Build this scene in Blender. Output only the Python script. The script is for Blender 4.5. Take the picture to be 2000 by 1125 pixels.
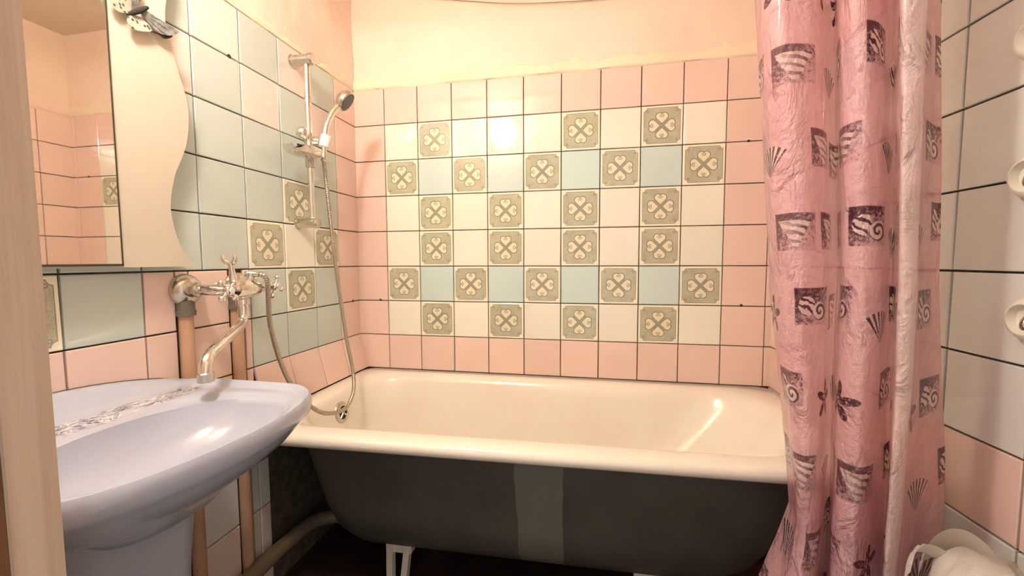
import bpy, math, random
from mathutils import Vector, Matrix, noise
random.seed(7)
for o in list(bpy.data.objects): bpy.data.objects.remove(o)
S = bpy.context.scene
COL = S.collection
PI = math.pi

# ------------------------------------------------------------------ camera
cam = bpy.data.cameras.new('camera'); cam_o = bpy.data.objects.new('camera', cam); COL.objects.link(cam_o)
cam.sensor_width = 36.0; cam.lens = 36.0 * 806.8 / 2000.0; cam.clip_start = 0.02
_rt = Vector((0.98150646, 0.19138785, -0.00397006)); _up = Vector((-0.00885401, 0.06610393, 0.99777346)); _fw = Vector((-0.19122416, 0.97928594, -0.06657599))
cam_o.matrix_world = Matrix(((_rt.x, _up.x, -_fw.x, 1.02845), (_rt.y, _up.y, -_fw.y, -1.68364), (_rt.z, _up.z, -_fw.z, 1.07771), (0, 0, 0, 1)))
S.camera = cam_o

# ------------------------------------------------------------------ world, exposure
W = bpy.data.worlds.new('hallway_light'); S.world = W; W.use_nodes = True
W.node_tree.nodes['Background'].inputs[0].default_value = (1.0, 0.90, 0.79, 1)
W.node_tree.nodes['Background'].inputs[1].default_value = 0.44
S.view_settings.view_transform = 'Standard'; S.view_settings.look = 'None'
S.view_settings.gamma = 1.0; S.view_settings.use_curve_mapping = False
S.view_settings.exposure = 1.18
LAMP_POS = (0.37, -1.30, 2.0); LAMP_STRENGTH = 98.0; LAMP_COLOR = (1.0, 0.945, 0.86)

# ------------------------------------------------------------------ node expression helper
class X:
    """a node socket or a number that can be combined with + - * /"""
    def __init__(s, nt, v): s.nt = nt; s.v = v
    def op(s, kind, *args):
        n = s.nt.nodes.new('ShaderNodeMath'); n.operation = kind
        for i, a in enumerate((s,) + args):
            a = a.v if isinstance(a, X) else a
            if isinstance(a, (int, float)): n.inputs[i].default_value = a
            else: s.nt.links.new(a, n.inputs[i])
        return X(s.nt, n.outputs[0])
    def __add__(s, o): return s.op('ADD', o)
    __radd__ = __add__
    def __sub__(s, o): return s.op('SUBTRACT', o)
    def __rsub__(s, o): return X(s.nt, o).op('SUBTRACT', s)
    def __mul__(s, o): return s.op('MULTIPLY', o)
    __rmul__ = __mul__
    def __truediv__(s, o): return s.op('DIVIDE', o)
    def abs(s): return s.op('ABSOLUTE')
    def sin(s): return s.op('SINE')
    def sqrt(s): return s.op('SQRT')
    def floor(s): return s.op('FLOOR')
    def fract(s): return s.op('FRACT')
    def lt(s, o): return s.op('LESS_THAN', o)
    def gt(s, o): return s.op('GREATER_THAN', o)
    def mn(s, o): return s.op('MINIMUM', o)
    def mx(s, o): return s.op('MAXIMUM', o)
    def atan2(s, o): return s.op('ARCTAN2', o)
    def ramp(s, a, b):
        n = s.nt.nodes.new('ShaderNodeMapRange'); n.interpolation_type = 'SMOOTHSTEP'
        s.nt.links.new(s.v, n.inputs[0]); n.inputs[1].default_value = a; n.inputs[2].default_value = b
        return X(s.nt, n.outputs[0])

class Mat:
    def __init__(s, name):
        s.m = bpy.data.materials.new(name); s.m.use_nodes = True
        s.nt = s.m.node_tree; s.b = s.nt.nodes['Principled BSDF']; s.out = s.nt.nodes['Material Output']
    def set(s, **k):
        for n, v in k.items():
            s.b.inputs[n.replace('_', ' ')].default_value = v
        return s
    def col(s, c): s.b.inputs['Base Color'].default_value = (*c, 1); return s
    def link(s, a, b): s.nt.links.new(a.v if isinstance(a, X) else a, b)
    def coord(s, which='Object'):
        n = s.nt.nodes.new('ShaderNodeTexCoord'); sp = s.nt.nodes.new('ShaderNodeSeparateXYZ')
        s.nt.links.new(n.outputs[which], sp.inputs[0])
        return [X(s.nt, sp.outputs[i]) for i in range(3)], n.outputs[which]
    def noise(s, vec, scale, detail=3, rough=.55, dist=0):
        n = s.nt.nodes.new('ShaderNodeTexNoise'); n.inputs['Scale'].default_value = scale
        n.inputs['Detail'].default_value = detail; n.inputs['Roughness'].default_value = rough; n.inputs['Distortion'].default_value = dist
        if vec is not None: s.nt.links.new(vec, n.inputs['Vector'])
        return X(s.nt, n.outputs[0])
    def vec(s, x, y, z=0.0):
        n = s.nt.nodes.new('ShaderNodeCombineXYZ')
        for i, a in enumerate((x, y, z)):
            if isinstance(a, X): s.nt.links.new(a.v, n.inputs[i])
            else: n.inputs[i].default_value = a
        return n.outputs[0]
    def mix(s, f, a, b):
        n = s.nt.nodes.new('ShaderNodeMix'); n.data_type = 'RGBA'
        if isinstance(f, X): s.nt.links.new(f.v, n.inputs[0])
        else: n.inputs[0].default_value = f
        for i, c in ((6, a), (7, b)):
            if isinstance(c, tuple): n.inputs[i].default_value = (*c, 1)
            else: s.nt.links.new(c, n.inputs[i])
        return n.outputs[2]
    def base(s, c): s.nt.links.new(c, s.b.inputs['Base Color']); return s
    def bump(s, h, strength=.3, dist=.002):
        n = s.nt.nodes.new('ShaderNodeBump'); n.inputs['Strength'].default_value = strength; n.inputs['Distance'].default_value = dist
        s.nt.links.new(h.v, n.inputs['Height']); s.nt.links.new(n.outputs[0], s.b.inputs['Normal']); return s
    def rnd(s):
        n = s.nt.nodes.new('ShaderNodeObjectInfo'); return X(s.nt, n.outputs['Random'])

def glaze(name, c, var=.07):
    m = Mat(name); (x, y, z), ov = m.coord()
    r = m.rnd(); n = m.noise(m.vec(x + r * 7.0, y + r * 3.0, 0.0), 9, 2)
    d = tuple(v * (1 - var) for v in c)
    m.base(m.mix((r * .6 + n * .5).ramp(.2, .95), c, d)).set(Roughness=.085, Coat_Weight=.08, Coat_Roughness=.03)
    m.bump(m.noise(m.vec(x + r * 9.0, y, 0.0), 14, 1), .12, .004)
    return m.m

M = {}
M['pink'] = glaze('pink_glaze', (.86, .645, .565))
M['pale'] = glaze('pale_pink_glaze', (.82, .70, .64))
M['white'] = glaze('cream_white_glaze', (.90, .87, .76))
M['blue'] = glaze('pale_blue_glaze', (.58, .66, .61))
M['bluebright'] = glaze('sky_blue_glaze', (.62, .76, .74))
M['grey'] = glaze('grey_white_glaze', (.76, .77, .74))

def deco():
    m = Mat('printed_clover_glaze'); (x, y, z), ov = m.coord()
    u = x / .0745; v = y / .0745; r = m.rnd()
    au = u.abs(); av = v.abs(); a = au.mx(av); b = au.mn(av)
    # printed field with notched corners
    cd = ((au - .90) * (au - .90) + (av - .90) * (av - .90)).sqrt()
    field = (a - .88).mx(.17 - cd)                       # <0 inside
    # four hearts, tips to the centre
    s = .50; hx = b / s; hy = (a - .085) / s
    body = (hx - hy).mx(hx + hy - 1.0) * .7071
    lob = ((hx - .25) * (hx - .25) + (hy - .75) * (hy - .75)).sqrt() - .3535
    heart = body.mn(lob)
    curl = (((hx - .08) * (hx - .08) + (hy - .80) * (hy - .80)).sqrt() - .10).abs()
    stem = (a - b).abs()
    cc = (((au - .72) * (au - .72) + (av - .72) * (av - .72)).sqrt() - .05).abs()
    mott = m.noise(m.vec(x + r * 3.0, y, 0.0), 260, 3)
    mott2 = m.noise(m.vec(x + r * 5.0, y, 0.0), 25, 2)
    inside = 1.0 - field.ramp(-.008, .008)
    g = m.mix((mott * .8 + mott2 * .5).ramp(.4, .95), (.40, .40, .29), (.60, .59, .45))
    c1 = m.mix(inside, (.88, .84, .68), g)
    c2 = m.mix(1.0 - heart.ramp(-.02, .02), c1, (.80, .76, .58))
    line = (1.0 - heart.abs().ramp(.02, .06)).mx((1.0 - curl.ramp(.01, .05)) * hy.gt(.68))
    line = line.mx((1.0 - field.abs().ramp(.006, .022)) * .8).mx((1.0 - stem.ramp(.01, .03)) * a.lt(.34)).mx((1.0 - cc.ramp(.006, .022)) * .8)
    m.base(m.mix(line * .9, c2, (.19, .19, .13)))
    m.set(Roughness=.085, Coat_Weight=.08, Coat_Roughness=.03)
    m.bump(m.noise(m.vec(x + r * 9.0, y, 0.0), 14, 1), .12, .004)
    return m.m
M['deco'] = deco()

def simple(name, c, rough=.5, metal=0.0, bumpscale=None, bs=.2, var=None, vscale=8):
    m = Mat(name).col(c).set(Roughness=rough, Metallic=metal)
    co, ov = m.coord()
    if var:
        n = m.noise(ov, vscale, 4); m.base(m.mix(n.ramp(.35, .7), c, var))
    if bumpscale: m.bump(m.noise(ov, bumpscale, 3), bs, .002)
    return m.m
M['grout'] = simple('dark_grout', (.075, .055, .035), .9, 0, 120, .3, (.13, .10, .07), 30)
M['chrome'] = simple('worn_chrome', (.86, .84, .79), .06, 1.0, 60, .03, (.74, .71, .65), 20)
M['chrome_dull'] = simple('dull_chrome', (.62, .59, .52), .24, 1.0, 90, .05)
M['hose'] = simple('steel_hose', (.50, .46, .38), .32, 1.0)
M['black'] = simple('black_rubber', (.02, .02, .02), .5)
M['dark_face'] = simple('dark_spray_face', (.05, .05, .045), .4, 0, 200, .4)
M['knob_white'] = simple('ivory_plastic', (.85, .81, .70), .3)
M['plastic_white'] = simple('white_plastic', (.86, .86, .84), .3)
M['pipe'] = simple('painted_pipe_tan', (.60, .38, .26), .45, 0, 40, .25, (.52, .31, .20), 9)
M['rust'] = simple('old_iron_elbow', (.17, .15, .12), .6, .2, 60, .3)
M['drain'] = simple('beige_drain_pipe', (.22, .165, .115), .5)
M['floor'] = simple('dark_red_floor', (.055, .022, .014), .45, 0, 30, .1, (.035, .014, .010), 5)
M['ceiling'] = simple('ceiling_whitewash', (.78, .66, .52), .9, 0, 25, .15)
M['panel'] = simple('cream_laminate', (.66, .595, .49), .42, 0, 15, .05, (.63, .565, .465), 5)
M['frame_edge'] = simple('dark_mirror_edge', (.05, .045, .03), .5)
M['box'] = simple('red_brown_card', (.20, .06, .03), .8, 0, 50, .1)
M['lamp_base'] = simple('lamp_base_porcelain', (.8, .78, .72), .3)
M['doorwood'] = None

def plaster(name, c, stain, edge):
    m = Mat(name); (x, y, z), ov = m.coord()
    n = m.noise(ov, 3.2, 4, .6); n2 = m.noise(ov, 26, 5, .65); n3 = m.noise(ov, 70, 2)
    c1 = m.mix(n.ramp(.36, .66), c, stain)
    spots = n2.ramp(.66, .74) * n.ramp(.50, .62)
    c2 = m.mix(spots * .45, c1, edge)
    m.base(c2).set(Roughness=.62); m.bump(n2 * .7 + n3 * .3, .35, .004)
    return m.m
M['plaster_back'] = plaster('peach_plaster', (.88, .73, .61), (.88, .69, .575), (.70, .50, .38))
M['plaster_left'] = plaster('pink_plaster', (.86, .66, .565), (.88, .74, .63), (.62, .42, .32))
M['plaster_band'] = plaster('cream_filler', (.90, .80, .60), (.88, .74, .55), (.62, .45, .33))
M['plaster_front'] = plaster('front_plaster', (.84, .66, .50), (.82, .62, .46), (.70, .50, .36))

def wood():
    m = Mat('light_wood_veneer'); (x, y, z), ov = m.coord()
    g = m.noise(m.vec(x * 60.0, y * 60.0, z * 1.6), 1.0, 4, .6, .4)
    g2 = m.noise(m.vec(x * 160.0, y * 160.0, z * 9.0), 1.0, 2, .5)
    m.base(m.mix(g.ramp(.38, .70) * .8 + g2.ramp(.6, .8) * .2, (.64, .50, .38), (.48, .34, .24))).set(Roughness=.5)
    m.bump(g2, .15, .001)
    return m.m
M['doorwood'] = wood()
M['doordark'] = simple('brown_door_edge', (.20, .09, .035), .5, 0, 40, .1, (.15, .065, .025), 6)

def enamel():
    m = Mat('cream_enamel'); (x, y, z), ov = m.coord()
    n = m.noise(ov, 4, 4, .6); ch = m.noise(ov, 60, 2)
    c = m.mix(n.ramp(.35, .7), (.90, .85, .75), (.89, .81, .71))
    chip = ch.ramp(.735, .75) * z.lt(.59) * y.lt(-.60)
    m.base(m.mix(chip, c, (.06, .05, .04))).set(Roughness=.17, Coat_Weight=.3, Coat_Roughness=.08)
    m.bump(m.noise(ov, 35, 2), .05, .003)
    return m.m
M['enamel'] = enamel()

def tub_paint():
    m = Mat('grey_green_tub_paint'); (x, y, z), ov = m.coord()
    n = m.noise(ov, 5, 4, .6); e = m.noise(ov, 9, 2)
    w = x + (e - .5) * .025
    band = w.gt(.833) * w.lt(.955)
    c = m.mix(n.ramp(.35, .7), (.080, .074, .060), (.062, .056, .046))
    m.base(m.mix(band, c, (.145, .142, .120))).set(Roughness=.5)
    m.bump(m.noise(ov, 40, 3), .15, .003)
    return m.m
M['tub_paint'] = tub_paint()

def ceramic():
    m = Mat('pale_blue_ceramic'); (x, y, z), ov = m.coord()
    c = (.47, .51, .62)
    # printed flower band on the ledge behind the bowl
    q = m.noise(m.vec(x * 1.0, y * .55, 0.0), 58, 2, .5, 1.4)
    q2 = m.noise(m.vec(x, y * .4, 3.0), 48, 1, .5, 2.0)
    wob = m.noise(m.vec(0.0, y, 0.0), 14, 1)
    xc = x - .125 - (wob - .5) * .03
    band = (1.0 - xc.abs().ramp(.018, .034)) * (1.0 - (y + 1.117).abs().ramp(.205, .235)) * z.gt(.775)
    petals = band * q2.ramp(.42, .52)
    leaf = band * (1.0 - (q - .5).abs().ramp(.016, .045))
    dark = band * q.ramp(.575, .61)
    c1 = m.mix(petals * .7, c, (.74, .75, .78))
    c2 = m.mix(leaf * .85, c1, (.13, .14, .18))
    m.base(m.mix(dark * .9, c2, (.07, .09, .15))).set(Roughness=.14, Coat_Weight=.4, Coat_Roughness=.05)
    m.bump(petals, .25, .0015)
    return m.m
M['ceramic'] = ceramic()

def mirror():
    m = Mat('mirror_silver').col((.86, .84, .78)).set(Roughness=.015, Metallic=1.0); return m.m
M['mirror'] = mirror()

def curtain_mat():
    m = Mat('pink_shell_print_vinyl'); (u, v, _), uv = m.coord('UV')
    at = m.nt.nodes.new('ShaderNodeAttribute'); at.attribute_name = 'lit_hem'; lit_hem = X(m.nt, at.outputs['Fac'])
    cw, chh = .118, .150
    row = (v / chh).floor(); us = u / cw + (row * .37)
    ci = us.floor()
    h = ((ci * 12.9898 + row * 78.233).sin() * 43758.5).fract()
    h2 = ((ci * 39.425 + row * 11.135).sin() * 24634.6).fract()
    px = (us.fract() - .5) * cw + (h2 - .5) * .03; py = ((v / chh).fract() - .5) * chh + (h - .5) * .04
    x = px / .040; y = py / .035
    n = m.noise(uv, 130, 4, .65); n2 = m.noise(uv, 380, 2, .6); n0 = m.noise(uv, 55, 2, .6)
    ax = x.abs(); ay = y.abs(); r = (x * x + y * y).sqrt(); th = y.atan2(x)
    rect = (1.0 - ax.ramp(.96, 1.02)) * (1.0 - ay.ramp(.94, 1.02))
    ground = ((n * .8 + n2 * .3 + y * .10 - x * .10).ramp(.40, .66)) * .85 + .15
    # two rolled shells on a grainy rectangle
    xs = x - .32; ys = y + .25; rs = (xs * xs + ys * ys).sqrt(); ths = ys.atan2(xs)
    spiral = ((rs * 17.0 + ths + n0 * 2.0).sin()).ramp(.0, .4)
    roll = 1.0 - rs.ramp(.46, .52)
    xl = x + .42; yl = y - .05; lump = 1.0 - (xl * xl * 3.0 + yl * yl * 1.6 + (n0 - .5) * .8).ramp(.42, .52)
    lines = ((xl * 9.0 + yl * 14.0 + n0 * 9.0).sin()).ramp(.1, .5)
    shA = roll.mx(lump)
    inkA = rect * ((1.0 - shA) * ground + roll * spiral * .95 + lump * (1.0 - roll) * lines)
    # ribbed cone shell on a grainy rectangle
    cw_ = (y + .95) * .50
    cone = (1.0 - (ax - cw_ + (n0 - .5) * .25).ramp(-.03, .05)) * y.lt(.60)
    ribs = ((y * 15.0 + x * 4.0 + n0 * 5.0).sin()).ramp(.0, .4) * (x * .6 + .65).mn(1.0)
    inkB = rect * ((1.0 - cone) * ground * .9 + cone * ribs * .95)
    # starfish without a ground
    star = r - (.36 + ((th * 5.0 + .6).sin() * .5 + .5) * .74)
    inkC = (1.0 - star.ramp(-.05, .03)) * ((n + (r - .5) * .15).ramp(.36, .52) * .75 + .25)
    # scallop fan
    yf = y + .9; thf = x.atan2(yf); rf = (x * x + yf * yf).sqrt()
    fan = (1.0 - thf.abs().ramp(.66, .72)) * (1.0 - rf.ramp(1.7, 1.78)) * rf.gt(.15)
    inkD = fan * ((thf * 30.0).sin().ramp(-.3, .2)) * (n2.ramp(.28, .46) * .8 + .2)
    a_ = h.lt(.36); b_ = h.gt(.36) * h.lt(.64); c_ = h.gt(.64) * h.lt(.83); d_ = h.gt(.83)
    ink = (inkA * a_ + inkB * b_ + inkC * c_ + inkD * d_).mn(1.0) * (1.0 - lit_hem)
    pale = (rect * shA * a_ + rect * cone * b_ + fan * d_).mn(1.0) * (1.0 - lit_hem)
    big = m.noise(uv, 6, 3)
    pink = m.mix(big.ramp(.3, .7), (.90, .56, .62), (.87, .51, .58))
    pink = m.mix(lit_hem * .75, pink, (.95, .84, .84))  # unprinted hem, also whitened to paint in lamp light on this fold
    pink = m.mix(pale * .45, pink, (.95, .86, .86))
    base = m.mix(ink * .95, pink, (.09, .012, .03))
    m.base(base).set(Roughness=.24, Coat_Weight=.9, Coat_Roughness=.10)
    wr = m.noise(m.vec(u, v * .55, 0.0), 20, 4, .62, .8)
    vr = m.nt.nodes.new('ShaderNodeTexVoronoi'); vr.feature = 'SMOOTH_F1'; vr.inputs['Scale'].default_value = 1.0
    m.nt.links.new(m.vec(u * 26.0 + wr * 2.0, v * 14.0 + wr * 3.0, 0.0), vr.inputs['Vector'])
    vd = X(m.nt, vr.outputs['Distance'])
    m.bump(wr * 1.0 + vd * .5 + m.noise(uv, 60, 4, .65) * .3, 1.0, .022)
    t = m.nt.nodes.new('ShaderNodeBsdfTranslucent'); m.nt.links.new(base, t.inputs[0])
    tr = m.nt.nodes.new('ShaderNodeBsdfTransparent'); tr.inputs[0].default_value = (1, .86, .87, 1)
    mx = m.nt.nodes.new('ShaderNodeMixShader'); mx.inputs[0].default_value = .36
    m.nt.links.new(m.b.outputs[0], mx.inputs[1]); m.nt.links.new(t.outputs[0], mx.inputs[2])
    mx2 = m.nt.nodes.new('ShaderNodeMixShader'); m.link((1.0 - ink) * .14, mx2.inputs[0])
    m.nt.links.new(mx.outputs[0], mx2.inputs[1]); m.nt.links.new(tr.outputs[0], mx2.inputs[2])
    m.nt.links.new(mx2.outputs[0], m.out.inputs[0])
    return m.m
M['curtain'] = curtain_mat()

def film():
    m = Mat('white_bag_film').col((.86, .82, .76)).set(Roughness=.35)
    co, ov = m.coord(); m.bump(m.noise(ov, 45, 4, .6, .5), .5, .006)
    t = m.nt.nodes.new('ShaderNodeBsdfTranslucent'); t.inputs[0].default_value = (.85, .80, .74, 1)
    mx = m.nt.nodes.new('ShaderNodeMixShader'); mx.inputs[0].default_value = .35
    m.nt.links.new(m.b.outputs[0], mx.inputs[1]); m.nt.links.new(t.outputs[0], mx.inputs[2]); m.nt.links.new(mx.outputs[0], m.out.inputs[0])
    return m.m
M['film'] = film()

def wingmat(name, c1, c2, spots, veins):
    m = Mat(name); (x, y, z), ov = m.coord()
    flat = m.vec(y, z, 0.0)
    vr = m.nt.nodes.new('ShaderNodeTexVoronoi'); vr.voronoi_dimensions = '2D'; vr.inputs['Scale'].default_value = 85; m.nt.links.new(flat, vr.inputs['Vector'])
    d = X(m.nt, vr.outputs['Distance'])
    n = m.noise(flat, 60, 3)
    yy = y + .002; zz = z - .002; th = zz.atan2(yy); r = (yy * yy + zz * zz).sqrt()
    base = m.mix(n.ramp(.35, .7), c1, c2)
    vein = (th * 24.0 + n * 1.2).sin().ramp(.55, .9) * (1.0 - r.ramp(.05, .065)) * veins
    base = m.mix(vein, base, (.03, .028, .025))
    m.base(m.mix((1.0 - d.ramp(.20, .26)) * spots * r.gt(.024), base, (.02, .018, .016))).set(Roughness=.45)
    return m.m
M['wing_cream'] = wingmat('cream_spotted_wing', (.50, .47, .37), (.42, .41, .33), .9, .15)
M['wing_grey'] = wingmat('grey_veined_wing', (.26, .26, .24), (.17, .17, .16), .35, .8)
M['wing_dark'] = simple('dark_wing_edge', (.03, .018, .016), .5)
M['fuzz'] = simple('dark_fuzzy_body', (.022, .022, .020), .9, 0, 300, .8)

def emit():
    m = Mat('glowing_glass'); e = m.nt.nodes.new('ShaderNodeEmission')
    e.inputs[0].default_value = (*LAMP_COLOR, 1); e.inputs[1].default_value = LAMP_STRENGTH
    m.nt.links.new(e.outputs[0], m.out.inputs[0]); return m.m
M['glow'] = emit()

# ------------------------------------------------------------------ mesh helpers
class MB:
    def __init__(s): s.v = []; s.f = []; s.uv = None
    def add(s, vs, fs):
        k = len(s.v); s.v += [tuple(p) for p in vs]; s.f += [tuple(i + k for i in q) for q in fs]; return s
    def loft(s, rings, closed=True, cap0=False, cap1=False):
        n = len(rings[0]); vs = [p for r in rings for p in r]; fs = []
        for i in range(len(rings) - 1):
            for j in range(n if closed else n - 1):
                a = i * n + j; b = i * n + (j + 1) % n
                fs.append((a, b, b + n, a + n))
        if cap0: fs.append(tuple(range(n))[::-1])
        if cap1: fs.append(tuple((len(rings) - 1) * n + j for j in range(n)))
        return s.add(vs, fs)
    def tube(s, pts, r, n=12, cap=True, ref=None):
        pts = [Vector(p) for p in pts]; rr = r if isinstance(r, (list, tuple)) else [r] * len(pts)
        T = []
        for i in range(len(pts)):
            a = pts[max(i - 1, 0)]; b = pts[min(i + 1, len(pts) - 1)]
            d = b - a
            T.append(d.normalized() if d.length > 1e-9 else (T[-1] if T else Vector((0, 0, 1))))
        u = Vector(ref) if ref else (Vector((0, 0, 1)) if abs(T[0].z) < .9 else Vector((1, 0, 0)))
        rings = []
        for p, t, q in zip(pts, T, rr):
            u = (u - t * u.dot(t)).normalized(); w = t.cross(u)
            rings.append([p + (u * math.cos(2 * PI * k / n) + w * math.sin(2 * PI * k / n)) * q for k in range(n)])
        return s.loft(rings, True, cap, cap)
    def lathe(s, org, axis, prof, n=24):
        """prof: list of (distance along axis, radius)"""
        org = Vector(org); ax = Vector(axis).normalized()
        u = (Vector((0, 0, 1)) if abs(ax.z) < .9 else Vector((1, 0, 0))); u = (u - ax * u.dot(ax)).normalized(); w = ax.cross(u)
        rings = [[org + ax * d + (u * math.cos(2 * PI * k / n) + w * math.sin(2 * PI * k / n)) * max(r, 1e-5) for k in range(n)] for d, r in prof]
        return s.loft(rings, True, True, True)
    def ball(s, c, r, n=12, sc=(1, 1, 1)):
        rings = []
        for i in range(n // 2 + 1):
            a = PI * i / (n // 2); rr = max(math.sin(a), 1e-4)
            rings.append([(c[0] + r * sc[0] * rr * math.cos(2 * PI * k / n), c[1] + r * sc[1] * rr * math.sin(2 * PI * k / n), c[2] - r * sc[2] * math.cos(a)) for k in range(n)])
        return s.loft(rings, True, True, True)
    def box(s, lo, hi, bev=0.0):
        x0, y0, z0 = lo; x1, y1, z1 = hi; b = bev
        def ring(z, i): return [(x0 + i, y0 + i, z), (x1 - i, y0 + i, z), (x1 - i, y1 - i, z), (x0 + i, y1 - i, z)]
        rs = [ring(z0, b), ring(z0 + b, 0), ring(z1 - b, 0), ring(z1, b)] if b else [ring(z0, 0), ring(z1, 0)]
        return s.loft(rs, True, True, True)
    def prism(s, poly, axis, a, b):
        """poly in the two other axes, extruded along axis from a to b"""
        def mk(p, d):
            if axis == 'x': return (d, p[0], p[1])
            if axis == 'y': return (p[0], d, p[1])
            return (p[0], p[1], d)
        return s.loft([[mk(p, a) for p in poly], [mk(p, b) for p in poly]], True, True, True)
    def build(s, name, mat, parent=None, smooth=35, loc=None):
        me = bpy.data.meshes.new(name); me.from_pydata(s.v, [], s.f); me.validate()
        import bmesh
        bm = bmesh.new(); bm.from_mesh(me); bmesh.ops.recalc_face_normals(bm, faces=bm.faces); bm.to_mesh(me); bm.free()
        if smooth:
            me.polygons.foreach_set('use_smooth', [True] * len(me.polygons)); me.set_sharp_from_angle(angle=math.radians(smooth))
        me.materials.append(M[mat] if isinstance(mat, str) else mat)
        o = bpy.data.objects.new(name, me); COL.objects.link(o)
        if parent is not None: o.parent = parent
        if loc: o.location = loc
        return o

def tag(o, label=None, cat=None, group=None, kind=None):
    if label: o['label'] = label
    if cat: o['category'] = cat
    if group: o['group'] = group
    if kind: o['kind'] = kind
    return o
def thing(name, label, cat, loc=(0, 0, 0), group=None):
    o = bpy.data.objects.new(name, None); COL.objects.link(o); o.location = loc; o.empty_display_size = .05
    return tag(o, label, cat, group)
def L(root, p): return tuple(a - b for a, b in zip(p, root.location))
def spline(pts, n=10):
    P = [Vector(p) for p in pts]; P = [P[0] * 2 - P[1]] + P + [P[-1] * 2 - P[-2]]; out = []
    for i in range(1, len(P) - 2):
        for k in range(n):
            t = k / n; a, b, c, d = P[i - 1], P[i], P[i + 1], P[i + 2]
            out.append(.5 * ((2 * b) + (c - a) * t + (2 * a - 5 * b + 4 * c - d) * t * t + (3 * b - a - 3 * c + d) * t ** 3))
    out.append(P[-2]); return out

# ------------------------------------------------------------------ room shell
CEIL = 2.21; T = .1515; Z0 = .60; FRONT = -1.405
def rz(k): return Z0 + T * (8 - k)
ROWS = [(rz(k + 1), rz(k)) for k in range(11)] + [(0.0, rz(11))]

def slab(name, lo, hi, mat):
    o = MB().box(lo, hi).build(name, mat, smooth=0); return tag(o, kind='structure')
floor = slab('floor', (-.1, -1.9, -.06), (1.95, .1, 0), 'floor')
ceiling = slab('ceiling', (-.1, -1.56, CEIL), (1.95, .1, CEIL + .08), 'ceiling')
wall_left = slab('wall_left', (-.1, -1.55, 0), (-.004, .004, CEIL), 'grout')
wall_back = slab('wall_back', (-.1, .004, 0), (1.95, .1, CEIL), 'grout')
# right wall stands a little out of square
RANG = math.atan(.0385)
wall_right = MB().box((.004, -1.55, 0), (.1, .05, CEIL)).build('wall_right', 'grout', smooth=0, loc=(1.685, 0, 0))
wall_right.rotation_euler.z = RANG; tag(wall_right, kind='structure')
DX0, DX1, DH = .545, 1.36, 2.02
fr = MB(); fr.box((-.1, FRONT - .10, 0), (DX0 - .012, FRONT, CEIL)); fr.box((DX1, FRONT - .10, 0), (1.95, FRONT, CEIL)); fr.box((DX0 - .012, FRONT - .10, DH), (DX1, FRONT, CEIL))
wall_front = tag(fr.build('wall_front', 'plaster_front', smooth=0), kind='structure')
# door frame at the left of the doorway: pale veneer lining, then the darker rebate
tr = MB().box((DX0 - .045, FRONT - .030, 0), (DX0, FRONT + .004, DH), .003).build('trim_1', 'doorwood', smooth=30); tag(tr, kind='structure')
tr2 = MB().box((DX0 - .05, FRONT - .115, 0), (DX0 - .004, FRONT - .0305, DH), .003).build('trim_2', 'doordark', smooth=30); tag(tr2, kind='structure')

# tiles -------------------------------------------------------------
_tm = {}
def tile_mesh(w, h, mat):
    key = (round(w, 3), round(h, 3), mat)
    if key in _tm: return _tm[key]
    b = .0022; d = .0055; hw, hh = w / 2, h / 2
    rs = [[(-hw, -hh, -.002), (hw, -hh, -.002), (hw, hh, -.002), (-hw, hh, -.002)],
          [(-hw, -hh, d - b * .7), (hw, -hh, d - b * .7), (hw, hh, d - b * .7), (-hw, hh, d - b * .7)],
          [(-hw + b * .4, -hh + b * .4, d - b * .25), (hw - b * .4, -hh + b * .4, d - b * .25), (hw - b * .4, hh - b * .4, d - b * .25), (-hw + b * .4, hh - b * .4, d - b * .25)],
          [(-hw + b, -hh + b, d), (hw - b, -hh + b, d), (hw - b, hh - b, d), (-hw + b, hh - b, d)]]
    m = MB().loft(rs, True, False, True)
    me = bpy.data.meshes.new('tile'); me.from_pydata(m.v, [], m.f); me.materials.append(M[mat])
    _tm[key] = me; return me
def basis(xa, ya, za, org):
    return Matrix(((xa[0], ya[0], za[0], org[0]), (xa[1], ya[1], za[1], org[1]), (xa[2], ya[2], za[2], org[2]), (0, 0, 0, 1)))
def tile(parent, c, xa, ya, za, w, h, mat, gap, tilt=True, extra=None):
    o = bpy.data.objects.new('tile', tile_mesh(w - gap, h - gap, mat)); COL.objects.link(o); o.parent = parent
    o.matrix_parent_inverse = Matrix()
    mt = basis(xa, ya, za, c)
    if tilt:
        mt = mt @ Matrix.Rotation(random.gauss(0, .0045), 4, 'X') @ Matrix.Rotation(random.gauss(0, .0045), 4, 'Y') @ Matrix.Rotation(random.gauss(0, .002), 4, 'Z')
    if extra is not None: mt = mt @ extra
    o.matrix_basis = mt; return o

# back wall: 12 columns x 8 rows, plus rows behind the tub
bx = [0.0] + [.1444 + T * i for i in range(11)] + [1.685]
def back_kind(c, r):
    if r in (0, 7) or c == 0 or c >= 10: return 'pink'
    if r in (2, 5): return 'deco' if c % 2 == 1 else 'bluebright'
    return 'deco' if c in (2, 4, 6, 8) else 'white'
for r in range(8):
    for c in range(12):
        w = bx[c + 1] - bx[c]; zc = sum(ROWS[r]) / 2; h = ROWS[r][1] - ROWS[r][0]
        tile(wall_back, ((bx[c] + bx[c + 1]) / 2, 0, zc), (1, 0, 0), (0, 0, 1), (0, -1, 0), w, h, back_kind(c, r), .0034)

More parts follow.
